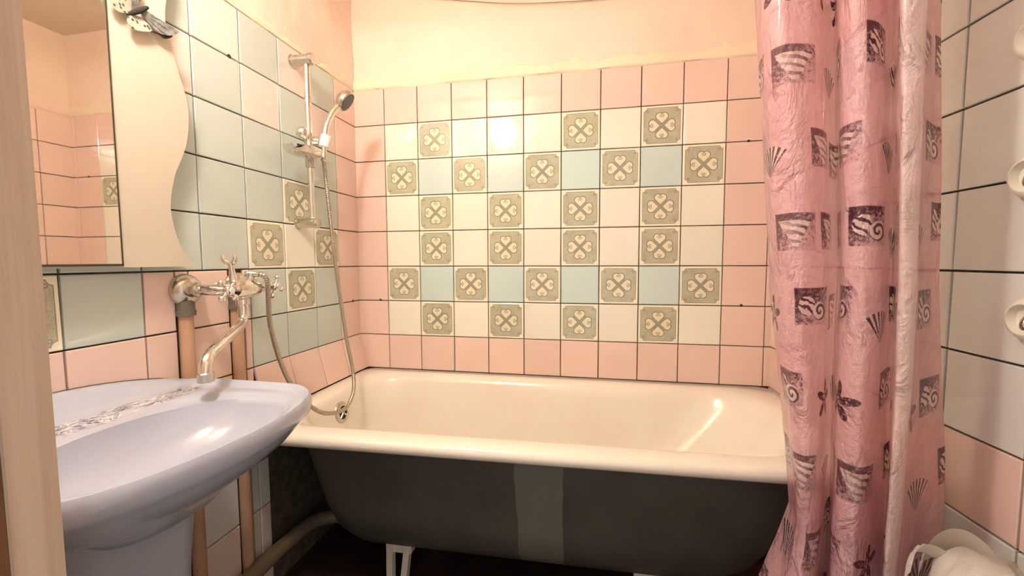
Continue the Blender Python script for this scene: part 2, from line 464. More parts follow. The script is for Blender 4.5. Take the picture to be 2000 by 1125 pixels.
# left wall
ly = [0, .148, .2972, .4506, .6035, .7572, .909, 1.061, 1.2125, 1.364, 1.402]
LEFT = [  # rows, columns from the back corner
    ['pink', 'blue', 'pale', 'blue', 'pale', 'blue', 'pale', 'blue', 'pale', 'blue'],
    ['pink', 'pale', 'blue', 'pale', 'blue', 'pale', 'blue', 'pale', 'blue', 'pale'],
    ['pink', 'blue', 'blue', 'blue', 'blue', 'blue', 'blue', 'blue', 'blue', 'blue'],
    ['pink', 'blue', 'deco', 'blue', 'blue', 'blue', 'blue', 'blue', 'blue', 'blue'],
    ['pink', 'deco', 'white', 'deco', 'blue', 'blue', 'blue', 'blue', 'blue', 'blue'],
    ['pink', 'blue', 'deco', 'blue', None, None, 'blue', 'deco', 'blue', 'pink'],
    ['pink', 'blue', 'blue', 'blue', None, None, 'pink', 'pink', 'pink', 'pink'],
    ['pink', 'pink', 'pink', 'pink', None, None, 'pink', 'pink', 'pink', 'pink'],
    [None, None, None, None, None, None, 'grey', 'grey', 'grey', 'grey'],
    [None, None, None, None, None, None, 'grey', 'grey', 'grey', 'grey'],
    [None, None, None, None, None, None, 'pale', 'pale', 'pale', 'pale'],
    [None, None, None, None, None, None, 'pale', 'pale', 'pale', 'pale']]
TILT = math.atan(.036 / T)
for r, rowk in enumerate(LEFT):
    z0, z1 = ROWS[r]; h = z1 - z0
    cells = []
    for c, k in enumerate(rowk):
        if k: cells.append((ly[c], ly[c + 1], k))
    if r >= 5:   # cut tiles between and beside the two riser pipes
        k2 = 'pink' if r < 8 else ('grey' if r < 10 else 'pale')
        cells += [(.6035, .630, k2), (.680, .7975, k2), (.834, .909, k2)]
        if r >= 8: cells.append((.560, .6035, k2))
        if r == 5: cells.append((.7985, .8335, k2))
    for y0, y1, k in cells:
        w = y1 - y0; g = .0040 if y0 > .5 else .0036
        xa, ya, za = (0, 1, 0), (0, 0, 1), (1, 0, 0)
        if r == 5 and abs(y0 - .7985) < 1e-6:
            tile(wall_left, (0, -(y0 + y1) / 2, z1 - .028), xa, ya, za, w, .056, k, g); continue
        if r == 7 and y1 < .61:      # lowest row leans out over the tub rim
            hh = T / math.cos(TILT)
            za2 = (math.cos(TILT), 0, math.sin(TILT)); ya2 = (-math.sin(TILT), 0, math.cos(TILT))
            tile(wall_left, (.018, -(y0 + y1) / 2, (z0 + z1) / 2), xa, ya2, za2, w, hh, k, g)
        else:
            tile(wall_left, (0, -(y0 + y1) / 2, (z0 + z1) / 2), xa, ya, za, w, h, k, g)

# right wall (local frame of the turned wall: distance from the back corner runs along -y)
ry = [0, .1336] + [.1336 + T * i for i in range(1, 9)] + [1.40]
for r in range(12):
    z0, z1 = ROWS[r]; h = z1 - z0
    for c in range(len(ry) - 1):
        y0, y1 = ry[c], ry[c + 1]
        if y1 - y0 < .02: continue
        k = 'pink' if (r == 7 or c <= 1 or r == 0) else 'grey'
        tile(wall_right, (0, -(y0 + y1) / 2, (z0 + z1) / 2), (0, -1, 0), (0, 0, 1), (-1, 0, 0), y1 - y0, h, k, .0044 if c > 2 else .0036)

# plaster above the tiles
def plaster_sheet(name, parent, a0, a1, z0, z1, fn, mat, amp, wave=0.0, seed=0, na=150, nz=36):
    """sheet in (a, z) with depth; fn maps (a, depth, z) to the wall"""
    m = MB(); rings = []
    rows_ = []
    for j in range(nz + 1):
        row = []
        for i in range(na + 1):
            a = a0 + (a1 - a0) * i / na
            ztop = z1 + wave * (noise.noise((a * 9, seed, 0)) + .6 * noise.noise((a * 31, seed, 4)) + .5)
            z = z0 + (ztop - z0) * j / nz
            d = amp * (1 + .8 * noise.noise((a * 5, z * 5, seed)) + .35 * noise.noise((a * 22, z * 22, seed + 3)))
            if wave: d *= min(1.0, (nz - j) / 3.0 + .05)
            if j == 0: d = -.003 if not wave else .001
            row.append(fn(a, d, z))
        rows_.append(row)
    m.loft(rows_, False)
    o = m.build(name, mat, parent, smooth=60); return o
ZT = rz(0) - .001
plaster_sheet('plaster', wall_back, .0, 1.69, ZT, CEIL, lambda a, d, z: (a, -d, z), 'plaster_back', .0035, seed=1)
plaster_sheet('plaster_strip', wall_back, .003, 1.69, ZT, ZT + .040, lambda a, d, z: (a, -d, z), 'plaster_band', .0075, .022, 7, 260, 10)
plaster_sheet('plaster', wall_left, .004, 1.402, ZT, CEIL, lambda a, d, z: (d, -a, z), 'plaster_left', .0045, seed=11)
plaster_sheet('plaster_strip', wall_left, .10, .95, ZT, ZT + .010, lambda a, d, z: (d, -a, z), 'plaster_band', .0075, .022, 17, 200, 10)
plaster_sheet('plaster', wall_right, .004, 1.40, ZT, CEIL, lambda a, d, z: (-d, -a, z), 'plaster_back', .0035, seed=21)

# dark pits in the joints
for x_, z_ in ((.107, .906), (1.577, .906), (1.584, 1.510)):
    MB().lathe((x_, -.0035, z_), (0, -1, 0), [(0, .006), (.0022, .005), (.0028, .001)], 10).build('joint_pit', 'black', wall_back, 40)
for y_, z_ in ((-.640, 1.662), (-.058, .905)):
    MB().lathe((.0035, y_, z_), (1, 0, 0), [(0, .007), (.0022, .006), (.0028, .001)], 10).build('joint_pit', 'black', wall_left, 40)

# riser pipes in the left wall
def riser(y, label, top):
    root = thing('riser_pipe', label, 'pipe', (.012, y, 0))
    MB().tube([L(root, (.012, y, 0.002)), L(root, (.012, y, top))], .0165, 14).build('pipe', 'pipe', root)
    e = MB(); e.tube(spline([L(root, (.012, y, top - .035)), L(root, (.012, y, top - .004)), L(root, (.016, y, top + .014)), L(root, (.032, y, top + .024))], 5), .0205, 14)
    e.lathe(L(root, (.012, y, top - .045)), (0, 0, 1), [(0, .0165), (.001, .0225), (.014, .0225), (.015, .017)], 14)
    e.build('elbow', 'rust', root)
    return root
riser(-.817, 'tan painted riser pipe in the tiled wall nearer the mirror', .985)
riser(-.664, 'tan painted riser pipe in the tiled wall nearer the tub', .985)

# ------------------------------------------------------------------ bathtub
def rrect(x0, x1, y0, y1, r, z, n=10, skew=True):
    """rounded rectangle, ccw, n+1 points per corner"""
    rr = r if isinstance(r, (list, tuple)) else [r] * 4     # corners: (x1,y1) (x0,y1) (x0,y0) (x1,y0)
    out = []
    for i, (cx, cy, a0) in enumerate(((x1, y1, 0), (x0, y1, 90), (x0, y0, 180), (x1, y0, 270))):
        q = rr[i]; ccx = cx - q if cx == x1 else cx + q; ccy = cy - q if cy == y1 else cy + q
        for k in range(n + 1):
            a = math.radians(a0 + 90 * k / n); out.append((ccx + q * math.cos(a), ccy + q * math.sin(a)))
    # resample the long straight sides so that shading stays even
    res = []
    for i in range(4):
        seg = out[i * (n + 1):(i + 1) * (n + 1)]; res += seg
        nxt = out[((i + 1) % 4) * (n + 1)]
        for k in range(1, 8): res.append((seg[-1][0] + (nxt[0] - seg[-1][0]) * k / 8, seg[-1][1] + (nxt[1] - seg[-1][1]) * k / 8))
    if skew: res = [(x, y * (1 - .043 * (x - .17))) for x, y in res]
    return [(x, y, z) for x, y in res]
tub = thing('bathtub', 'long cream enamelled bathtub with grey painted outside along the tiled wall', 'bathtub', (.86, -.36, 0))
def tl(ring): return [L(tub, p) for p in ring]
basin_rings = [
    rrect(.070, 1.650, -.668, -.030, .05, .556), rrect(.040, 1.676, -.704, -.006, .05, .562), rrect(.034, 1.682, -.714, -.003, .05, .570),
    rrect(.034, 1.682, -.717, -.003, .05, .580), rrect(.034, 1.682, -.715, -.003, .05, .590), rrect(.038, 1.680, -.707, -.005, .05, .5975), rrect(.046, 1.676, -.695, -.008, .05, .600),
    rrect(.088, 1.625, -.652, -.062, [.20, .12, .12, .20], .6005), rrect(.100, 1.612, -.642, -.074, [.20, .12, .12, .20], .597),
    rrect(.112, 1.598, -.632, -.086, [.20, .125, .125, .20], .588), rrect(.119, 1.585, -.626, -.093, [.20, .13, .13, .20], .574),
    rrect(.128, 1.560, -.620, -.100, [.20, .14, .14, .20], .54), rrect(.142, 1.50, -.610, -.110, [.20, .15, .15, .20], .46),
    rrect(.160, 1.43, -.598, -.122, [.20, .16, .16, .20], .38), rrect(.182, 1.35, -.582, -.138, [.20, .17, .17, .20], .30),
    rrect(.215, 1.28, -.555, -.165, [.18, .17, .17, .18], .245), rrect(.27, 1.21, -.51, -.21, .14, .222), rrect(.40, 1.08, -.43, -.29, .06, .215)]
bo = MB().loft([tl(r) for r in basin_rings], True, False, True); basin = bo.build('basin', 'enamel', tub, 60)
out_rings = [
    rrect(.098, 1.64, -.655, -.04, [.12, .20, .20, .12], .560), rrect(.112, 1.625, -.652, -.05, [.14, .21, .21, .14], .50), rrect(.128, 1.59, -.640, -.06, [.16, .21, .21, .16], .42),
    rrect(.146, 1.55, -.622, -.08, [.18, .21, .21, .18], .32), rrect(.168, 1.51, -.600, -.10, [.18, .20, .20, .18], .25), rrect(.205, 1.46, -.565, -.13, .17, .205),
    rrect(.28, 1.40, -.51, -.19, .14, .183), rrect(.38, 1.30, -.45, -.25, .08, .178)]
# keep the outside clear of the object-space band coordinates: mesh in world-aligned coordinates of the tub
shell = MB().loft([[(p[0], p[1], p[2]) for p in r] for r in out_rings], True, False, True).build('outer_shell', 'tub_paint', tub, 60)
shell.matrix_parent_inverse = Matrix.Translation(Vector(tub.location)).inverted()
basin_coord = None
for (x, y) in ((.415, -.475), (1.20, -.46), (.415, -.20), (1.20, -.20)):
    lg = MB(); s = -1 if y < -.3 else 1
    w0, w1 = .044, .032
    # splayed cast leg: two cheeks with an open middle, a foot pad and a top plate
    for q in (-1, 1):
        lg.loft([[L(tub, (x + q * w0, y - .012, .205)), L(tub, (x + q * (w0 - .020), y - .012, .205)), L(tub, (x + q * (w0 - .020), y + .012, .205)), L(tub, (x + q * w0, y + .012, .205))],
                 [L(tub, (x + q * w1, y + s * .03 - .012, .02)), L(tub, (x + q * (w1 - .020), y + s * .03 - .012, .02)), L(tub, (x + q * (w1 - .020), y + s * .03 + .012, .02)), L(tub, (x + q * w1, y + s * .03 + .012, .02))]], True, True, True)
    lg.box(L(tub, (x - w0, y - .016, .125)), L(tub, (x + w0, y + .016, .215)), .003)
    lg.box(L(tub, (x - w1 - .006, y + s * .03 - .02, .001)), L(tub, (x + w1 + .006, y + s * .03 + .02, .022)), .003)
    lg.build('leg', 'enamel', tub, 30)
ovl = tag(MB().lathe(L(tub, (.127, -.352, .524)), (1, 0, .16), [(-.004, .039), (.004, .039), (.008, .036), (.011, .030), (.0115, .024), (.006, .022), (.0055, .001)], 28).build('overflow', 'chrome_dull', tub, 40), 'round chrome overflow plate')
hole = MB().lathe(L(tub, (.1345, -.352, .525)), (1, 0, .16), [(0, .0215), (.001, .0215)], 20).build('overflow_opening', 'black', ovl)
hole.parent = ovl
for a in (45, 135):
    d = Vector((0, math.cos(math.radians(a)), math.sin(math.radians(a)))) * .022; c = Vector(L(tub, (.1385, -.352, .5255)))
    MB().tube([c - d, c + d], .0028, 8).build('cross_bar', 'chrome_dull', ovl)

# ------------------------------------------------------------------ washbasin
YC = -1.117
sink = thing('washbasin', 'pale blue ceramic washbasin on a pedestal with a printed flower band', 'sink', (.22, YC, 0))
_half = [(.0, .0), (.0, .12), (.0, .225), (.004, .243), (.018, .250), (.10, .2505), (.20, .2505), (.30, .2495), (.36, .246), (.395, .234), (.425, .212), (.447, .183), (.463, .148), (.475, .10), (.4825, .05), (.485, .0)]
def outline(N):
    h = spline([(x, d, 0) for x, d in _half], 8)
    ln = [0]
    for i in range(1, len(h)): ln.append(ln[-1] + (h[i] - h[i - 1]).length)
    out = []
    def at(s):
        for i in range(1, len(h)):
            if ln[i] >= s - 1e-9:
                t = (s - ln[i - 1]) / max(ln[i] - ln[i - 1], 1e-9); return h[i - 1].lerp(h[i], min(max(t, 0), 1))
    for k in range(N):
        s = k / N * 2
        if s <= 1: p = at(s * ln[-1]); out.append((p.x, p.y))
        else: p = at((2 - s) * ln[-1]); out.append((p.x, -p.y))
    return out
N = 128
OUT = outline(N)
CX = .315
def inner(N):
    res = []
    for (x, d) in OUT:
        a = math.atan2(d, x - CX)
        # bowl: superellipse .14 x .186, flatter at the back
        ca, sa = math.cos(a), math.sin(a); ax = .143 if ca > 0 else .135; p = 2.5
        r = (abs(ca / ax) ** p + abs(sa / .190) ** p) ** (-1 / p)
        res.append((CX + r * ca, r * sa))
    return res
INN = inner(N)
def sst(a, b, x): t = min(max((x - a) / (b - a), 0), 1); return t * t * (3 - 2 * t)
def deck(x, d, t):
    z = .788
    z += sst(.085, .02, x) * (.004 + .034 * max(0, 1 - (d / .25) ** 2))       # upstand along the wall
    z += .010 * sst(.72, 1.0, t) * sst(.02, .12, x)                            # raised outer lip
    z -= .010 * sst(.30, .0, t)
    z += .004 * math.exp(-((x - .175) / .012) ** 2) * (1 if abs(d) < .2 else .3)  # ridge in front of the ledge
    return z
rings = []
for s_, z_ in ((.02, .688), (.15, .689), (.35, .692), (.55, .700), (.72, .714), (.85, .733), (.93, .753), (.98, .770)):
    rings.append([(CX - .02 * (1 - s_) + (x - CX) * s_, d * s_, z_) for x, d in INN])
for t in (0, .06, .14, .24, .34, .44, .54, .64, .72, .80, .87, .93, .97):
    rings.append([(xi + (xo - xi) * t, di + (do - di) * t, deck(xi + (xo - xi) * t, di + (do - di) * t, t)) for (xi, di), (xo, do) in zip(INN, OUT)])
zl = [deck(x, d, 1) for x, d in OUT]
def scaled(s, sx=None): return [(.2425 + (x - .2425) * (sx or s) if x > .03 else x, d * s) for x, d in OUT]
rings.append([(x, d, z + .001) for (x, d), z in zip(OUT, zl)])
rings.append([(x + (.004 if x > .1 else 0), d * 1.012, z - .006) for (x, d), z in zip(OUT, zl)])
rings.append([(x + (.005 if x > .1 else 0), d * 1.016, z - .018) for (x, d), z in zip(OUT, zl)])
rings.append([(x + (.002 if x > .1 else 0), d * 1.006, z - .032) for (x, d), z in zip(OUT, zl)])
for q_, w_, z_ in ((.975, .975, .757), (.93, .935, .744), (.85, .86, .722), (.74, .76, .702), (.62, .66, .684), (.52, .57, .668), (.45, .50, .654), (.40, .45, .640)):
    rings.append([(x, d, z_) for x, d in scaled(q_, w_)])
rings = [[(max(x, .0075), d + YC, z) for x, d, z in r] for r in rings]
bowl = MB().loft(rings, True, True, True).build('bowl', 'ceramic', sink, 50)
bowl.matrix_parent_inverse = Matrix.Translation(Vector(sink.location)).inverted()
# pedestal: rounded column, wider at the foot
pr = []
for z, rx, ryy in ((.002, .125, .118), (.03, .122, .115), (.10, .108, .102), (.30, .098, .094), (.48, .102, .102), (.60, .110, .112), (.642, .122, .124)):
    ring = []
    for k in range(48):
        a = 2 * PI * k / 48; p = 3.2
        r = (abs(math.cos(a) / rx) ** p + abs(math.sin(a) / ryy) ** p) ** (-1 / p)
        ring.append(L(sink, (.165 + r * math.cos(a), YC + r * math.sin(a), z)))
    pr.append(ring)
MB().loft(pr, True, True, True).build('pedestal', 'ceramic', sink, 50)
dr = MB().lathe(L(sink, (CX - .02, YC, .6895)), (0, 0, 1), [(0, .024), (.003, .023), (.004, .018), (.001, .016), (.001, .001)], 20)
dr.build('drain_ring', 'chrome_dull', sink, 40)

# waste pipe low along the left wall
wp = tag(MB().tube(spline([(.06, -.98, .14), (.055, -.85, .135), (.05, -.70, .15), (.05, -.55, .155), (.06, -.40, .14), (.2, -.33, .13), (.35, -.33, .14)], 8), .024, 14).build('waste_pipe', 'drain'), 'beige waste pipe low on the wall under the washbasin and tub', 'pipe')
gray = MB()

# ------------------------------------------------------------------ mixer tap
tap = thing('mixer_tap', 'chrome wall mixer tap with two cross handles and a long swivel spout', 'faucet', (.11, -.735, 1.006))
def tp(p): return L(tap, p)
ZB = 1.006
for y in (-.812, -.657):
    f = MB().lathe(tp((.006, y, ZB)), (1, 0, 0), [(0, .041), (.006, .041), (.014, .038), (.024, .030), (.031, .018)], 28).build('wall_flange', 'chrome_dull', tap, 40)
    nut = MB().lathe(tp((.034, y, ZB)), (1, 0, 0), [(0, .015), (.001, .0185), (.017, .0185), (.018, .015)], 6).build('nut', 'chrome_dull', tap, 25)
    MB().lathe(tp((.045, y, ZB)), (1, 0, 0), [(0, .0125), (.01, .0125), (.012, .0140), (.070, .0140), (.076, .0105), (.088, .0095), (.09, .008)], 20).build('inlet_arm', 'chrome', tap, 40)
    h = MB().lathe(tp((.132, y, ZB)), (1, 0, 0), [(0, .008), (.002, .0125), (.012, .0125), (.016, .010), (.019, .001)], 18).build('handle', 'chrome', tap, 40)
    off = 20 if y < -.7 else 45
    for k in range(4):
        a = math.radians(off + 25 + 90 * k); d = Vector((0, math.cos(a), math.sin(a)))
        c = Vector(tp((.139, y, ZB)))
        sp = MB().tube([c + d * .008, c + d * .016, c + d * .022], [.0052, .0042, .0052], 10)
        e = c + d * .027; sp.ball(e, .0085, 12); sp.build('spoke', 'chrome', h, 60)
    MB().lathe(tp((.150, y, ZB)), (1, 0, 0), [(0, .0075), (.0022, .0068), (.0026, .001)], 14).build('button', 'plastic_white' if y < -.7 else 'chrome', h, 40)
# body between the arms
MB().lathe(tp((.112, -.815, ZB)), (0, 1, 0), [(0, .006), (.004, .0135), (.03, .0145), (.042, .021), (.047, .0245), (.113, .0245), (.119, .021), (.130, .0145), (.158, .0135), (.162, .006)], 24).build('body', 'chrome', tap, 40)
MB().lathe(tp((.112, -.742, ZB - .012)), (0, 0, -1), [(0, .015), (.014, .015), (.016, .0175), (.030, .0175), (.032, .013), (.036, .012)], 20).build('spout_collar', 'chrome', tap, 30)
spt = spline([(.112, -.742, .965), (.112, -.742, .945), (.113, -.746, .928), (.122, -.762, .914), (.150, -.815, .902), (.185, -.885, .887), (.207, -.930, .876), (.217, -.951, .864), (.220, -.958, .846), (.220, -.958, .836)], 8)
so = MB().tube([tp(p) for p in spt], .0128, 18).build('spout', 'chrome', tap, 60)
MB().lathe(tp((.220, -.958, .842)), (0, 0, -1), [(0, .0135), (.002, .0155), (.020, .0155), (.021, .0125), (.019, .011), (.019, .001)], 20).build('aerator', 'chrome_dull', so, 35)
# upright with the forked shower cradle
MB().lathe(tp((.112, -.768, ZB + .012)), (-.02, -.10, 1), [(0, .012), (.006, .0125), (.012, .0095), (.040, .0065), (.050, .0072), (.056, .0072), (.058, .004)], 18).build('cradle_post', 'chrome', tap, 40)
ck = MB(); cc_ = Vector(tp((.114, -.775, 1.080)))
for s in (-1, 1):
    ck.tube([cc_ + Vector((.006 * s, 0, -.006)), cc_ + Vector((.013 * s, -.004, -.002)), cc_ + Vector((.019 * s, -.006, .006)), cc_ + Vector((.018 * s, -.007, .015))], [.006, .0068, .0066, .0045], 12)
ck.build('cradle_fork', 'chrome', tap, 60)
# diverter outlet for the hose
dv = MB().lathe(tp((.112, -.715, ZB + .014)), (0, .05, 1), [(0, .011), (.014, .0105), (.016, .008), (.026, .008)], 16).build('diverter', 'chrome', tap, 40)
MB().lathe(tp((.094, -.711, ZB + .037)), (1, .25, 0), [(0, .001), (.001, .0095), (.018, .0095), (.020, .008), (.034, .008), (.036, .006)], 18).build('hose_outlet', 'chrome', dv, 40)

# ------------------------------------------------------------------ shower rail, holder, dish, hand shower, hose
rail = thing('shower_rail', 'chrome shower slide rail on the left tiled wall with two end brackets', 'shower rail', (.06, -.382, 1.21))
def rl(p): return L(rail, p)
for z in (1.765, 1.212):
    b = MB().lathe(rl((.004, -.384, z)), (1, 0, 0), [(0, .021), (.006, .021), (.007, .0185), (.066, .0175), (.067, .0195), (.080, .0195), (.084, .016), (.085, .001)], 26).build('bracket', 'chrome_dull', rail, 35)
MB().tube([rl((.060, -.381, 1.756)), rl((.060, -.381, 1.222))], .0105, 18).build('bar', 'chrome', rail, 40)
sl = MB().lathe(rl((.060, -.381, 1.470)), (0, 0, 1), [(0, .0125), (.002, .0165), (.048, .0165), (.050, .0125)], 20).build('slider', 'chrome_dull', rail, 35)
MB().ball(rl((.058, -.412, 1.512)), .021, 16, (1, 1, 1)).build('slider_knob', 'chrome', sl, 60)
MB().lathe(rl((.060, -.381, 1.494)), (1, .35, 0), [(.010, .013), (.024, .0145), (.030, .0145), (.032, .010)], 18).build('pivot', 'chrome_dull', sl, 35)
cu = MB().lathe(rl((.104, -.366, 1.475)), (.25, .12, 1), [(0, .0125), (.002, .0165), (.040, .0180), (.042, .0150)], 20).build('holder_cup', 'plastic_white', sl, 35)
dish = thing('soap_dish', 'oval chrome soap dish clipped on the shower rail', 'soap dish', (.090, -.452, 1.44))
dr_ = []
for s_, z_ in ((.05, -.016), (.45, -.016), (.78, -.012), (.94, -.002), (1.0, .006), (.97, .008), (.90, .001), (.75, -.008), (.4, -.012), (.05, -.012)):
    ring = []
    for k in range(40):
        a = 2 * PI * k / 40; ring.append((s_ * .052 * math.cos(a), s_ * .072 * math.sin(a), z_))
    dr_.append(ring)
MB().loft(dr_, True, True, True).build('tray', 'chrome', dish, 60)
MB().lathe((-.030, .071, -.038), (0, 0, 1), [(0, .012), (.002, .0155), (.034, .0155), (.036, .012)], 18).build('clip', 'chrome_dull', dish, 35)
sh = thing('hand_shower', 'chrome hand shower with a round dark spray face in the rail holder', 'shower head', (.106, -.365, 1.47))
def sp_(p): return L(sh, p)
hp = spline([(.104, -.366, 1.455), (.109, -.364, 1.500), (.114, -.358, 1.550), (.124, -.338, 1.600), (.136, -.318, 1.630), (.145, -.304, 1.643)], 8)
MB().tube([sp_(p) for p in hp], [.0085 + .0035 * (i / (len(hp) - 1)) for i in range(len(hp))], 16).build('handle', 'chrome', sh, 60)
hd = Vector((.62, .20, -.50)).normalized()
hc = (.140, -.305, 1.662)
MB().lathe(sp_(hc), hd, [(-.013, .001), (-.012, .014), (-.004, .028), (.007, .036), (.015, .0385), (.023, .0385), (.026, .036)], 30).build('head', 'chrome_dull', sh, 40)
fa = MB().lathe(tuple(Vector(sp_(hc)) + hd * .0225), hd, [(0, .0355), (.0045, .0335), (.005, .001)], 30).build('spray_face', 'dark_face', sh, 40)
MB().lathe(sp_((.103, -.367, 1.425)), (.05, .03, 1), [(0, .0075), (.002, .0095), (.028, .0095), (.031, .008)], 16).build('hose_nut', 'chrome_dull', sh, 35)
hpts = [(.128, -.7025, 1.0435), (.140, -.695, 1.037), (.142, -.688, 1.015), (.128, -.672, .96), (.112, -.652, .90), (.105, -.625, .82), (.108, -.600, .745), (.125, -.580, .68), (.150, -.548, .622), (.165, -.500, .580), (.172, -.43, .5585), (.172, -.375, .562), (.165, -.325, .60), (.150, -.302, .665), (.128, -.300, .78), (.112, -.305, .92), (.104, -.325, 1.10), (.102, -.345, 1.28), (.103, -.366, 1.427)]
hs = spline(hpts, 60)
# even spacing with ribs
ln = [0.0]
for i in range(1, len(hs)): ln.append(ln[-1] + (hs[i] - hs[i - 1]).length)
pts = []; rad = []; k = 0; step = .0016; i = 0
while k * step < ln[-1]:
    s = k * step
    while ln[i + 1] < s: i += 1
    t = (s - ln[i]) / max(ln[i + 1] - ln[i], 1e-9); pts.append(hs[i].lerp(hs[i + 1], t)); rad.append(.0072 if k % 4 in (0, 1) else .0063); k += 1
tag(MB().tube(pts, rad, 10).build('shower_hose', 'hose', None, 80), 'ribbed steel shower hose looping from the tap over the tub rim', 'hose')

# ------------------------------------------------------------------ mirror with wavy panel
mir = thing('wall_mirror', 'rectangular mirror on a cream board with a wavy right edge', 'mirror', (.03, -1.1, 1.06))
wave = [(-0.848, 1.688), (-0.853, 1.651), (-0.851, 1.617), (-0.841, 1.582), (-0.827, 1.529), (-0.815, 1.492), (-0.808, 1.451), (-0.81, 1.408), (-0.819, 1.362), (-0.835, 1.321), (-0.85, 1.287), (-0.861, 1.243), (-0.866, 1.207), (-0.862, 1.171), (-0.853, 1.135), (-0.836, 1.098), (-0.813, 1.066)]
wv = [(-.835, 1.80), (-.838, 1.74)] + wave
wv = [(p.x, p.y) for p in spline([(a, b, 0) for a, b in wv], 4)]
poly = wv + [(-1.385, 1.066), (-1.385, 1.80)]
def inset(poly_, d, xs):
    return [(xs, y, z) for y, z in poly_]
# board made of quad strips so that the wavy outline triangulates cleanly
rows_f = []
bmb = MB()
back, front = .028, .046
strip = []
for y, z in wv:
    strip.append([L(mir, (back, -1.385, z)), L(mir, (front, -1.385, z)), L(mir, (front, y - .0015, z)), L(mir, (front - .002, y, z)), L(mir, (back, y, z))])
bmb.loft(strip, True, True, True)
board = bmb.build('board', 'panel', mir, 40)
MB().box(L(mir, (.0465, -1.375, 1.073)), L(mir, (.0500, -.981, 1.79)), .0008).build('mirror_glass', 'mirror', mir, 30)
MB().box(L(mir, (.0462, -.9812, 1.069)), L(mir, (.0505, -.9785, 1.79))).build('mirror_edge', 'frame_edge', mir, 30)
MB().box(L(mir, (.0462, -1.378, 1.069)), L(mir, (.0505, -.9785, 1.0732))).build('mirror_edge', 'frame_edge', mir, 30)
for y in (-1.30, -.92): MB().box(L(mir, (.006, y - .02, 1.70)), L(mir, (.028, y + .02, 1.74)), .002).build('hanger', 'frame_edge', mir, 30)
MB().box(L(mir, (.006, -1.36, 1.085)), L(mir, (.028, -.88, 1.105)), .002).build('spacer', 'frame_edge', mir, 30)

# butterfly on the panel
bf = thing('butterfly_ornament', 'grey and cream butterfly ornament pinned to the mirror board', 'ornament', (.06, -.92, 1.62))
def wing(name, poly, mat, lift, xb=.052, parent=bf, th=.0012):
    hx, hy = -.922, 1.622
    sm = spline([(a, b, 0) for a, b in poly + [poly[0]]], 4)[:-1]
    c = sum((p for p in sm), Vector()) / len(sm); m = MB(); rings = []
    for t in (1.0, .75, .5, .25, .02):
        rg = []
        for p in sm:
            q = c.lerp(p, t); r = math.hypot(q.x - hx, q.y - hy)
            rg.append((xb + lift * r + .0006 * math.sin(r * 500), q.x, q.y))
        rings.append(rg)
    m.loft([[L(bf, (a - th, b, d)) for a, b, d in rg] for rg in rings[::-1]] + [[L(bf, p) for p in rg] for rg in rings], True, True, True)
    return m.build(name, mat, parent, 60)
wing('wing', [(-0.943, 1.604), (-0.96, 1.596), (-0.972, 1.597), (-0.979, 1.606), (-0.98, 1.617), (-0.967, 1.637), (-0.947, 1.642), (-0.935, 1.634), (-0.932, 1.621)], 'wing_cream', .16)
wing('wing', [(-0.937, 1.604), (-0.947, 1.593), (-0.949, 1.582), (-0.941, 1.574), (-0.926, 1.576), (-0.902, 1.588), (-0.899, 1.596), (-0.907, 1.605), (-0.92, 1.611)], 'wing_cream', .22)
wC = wing('wing', [(-0.919, 1.62), (-0.908, 1.609), (-0.899, 1.598), (-0.884, 1.594), (-0.864, 1.598), (-0.848, 1.61), (-0.842, 1.617), (-0.857, 1.621), (-0.882, 1.625), (-0.906, 1.629)], 'wing_grey', .16, .056)
wing('wing', [(-0.92, 1.634), (-0.913, 1.652), (-0.915, 1.672), (-0.931, 1.668), (-0.936, 1.641), (-0.931, 1.628)], 'wing_grey', .16)
wing('wing_edge', [(-0.9, 1.589), (-0.884, 1.591), (-0.87, 1.588), (-0.856, 1.598), (-0.854, 1.604), (-0.876, 1.595), (-0.893, 1.593)], 'wing_dark', .12, .054, wC)
MB().tube([L(bf, p) for p in ((.056, -.901, 1.640), (.058, -.910, 1.632), (.060, -.922, 1.621), (.058, -.935, 1.609), (.055, -.944, 1.601))], [.003, .005, .006, .0048, .002], 12).build('body', 'fuzz', bf, 60)

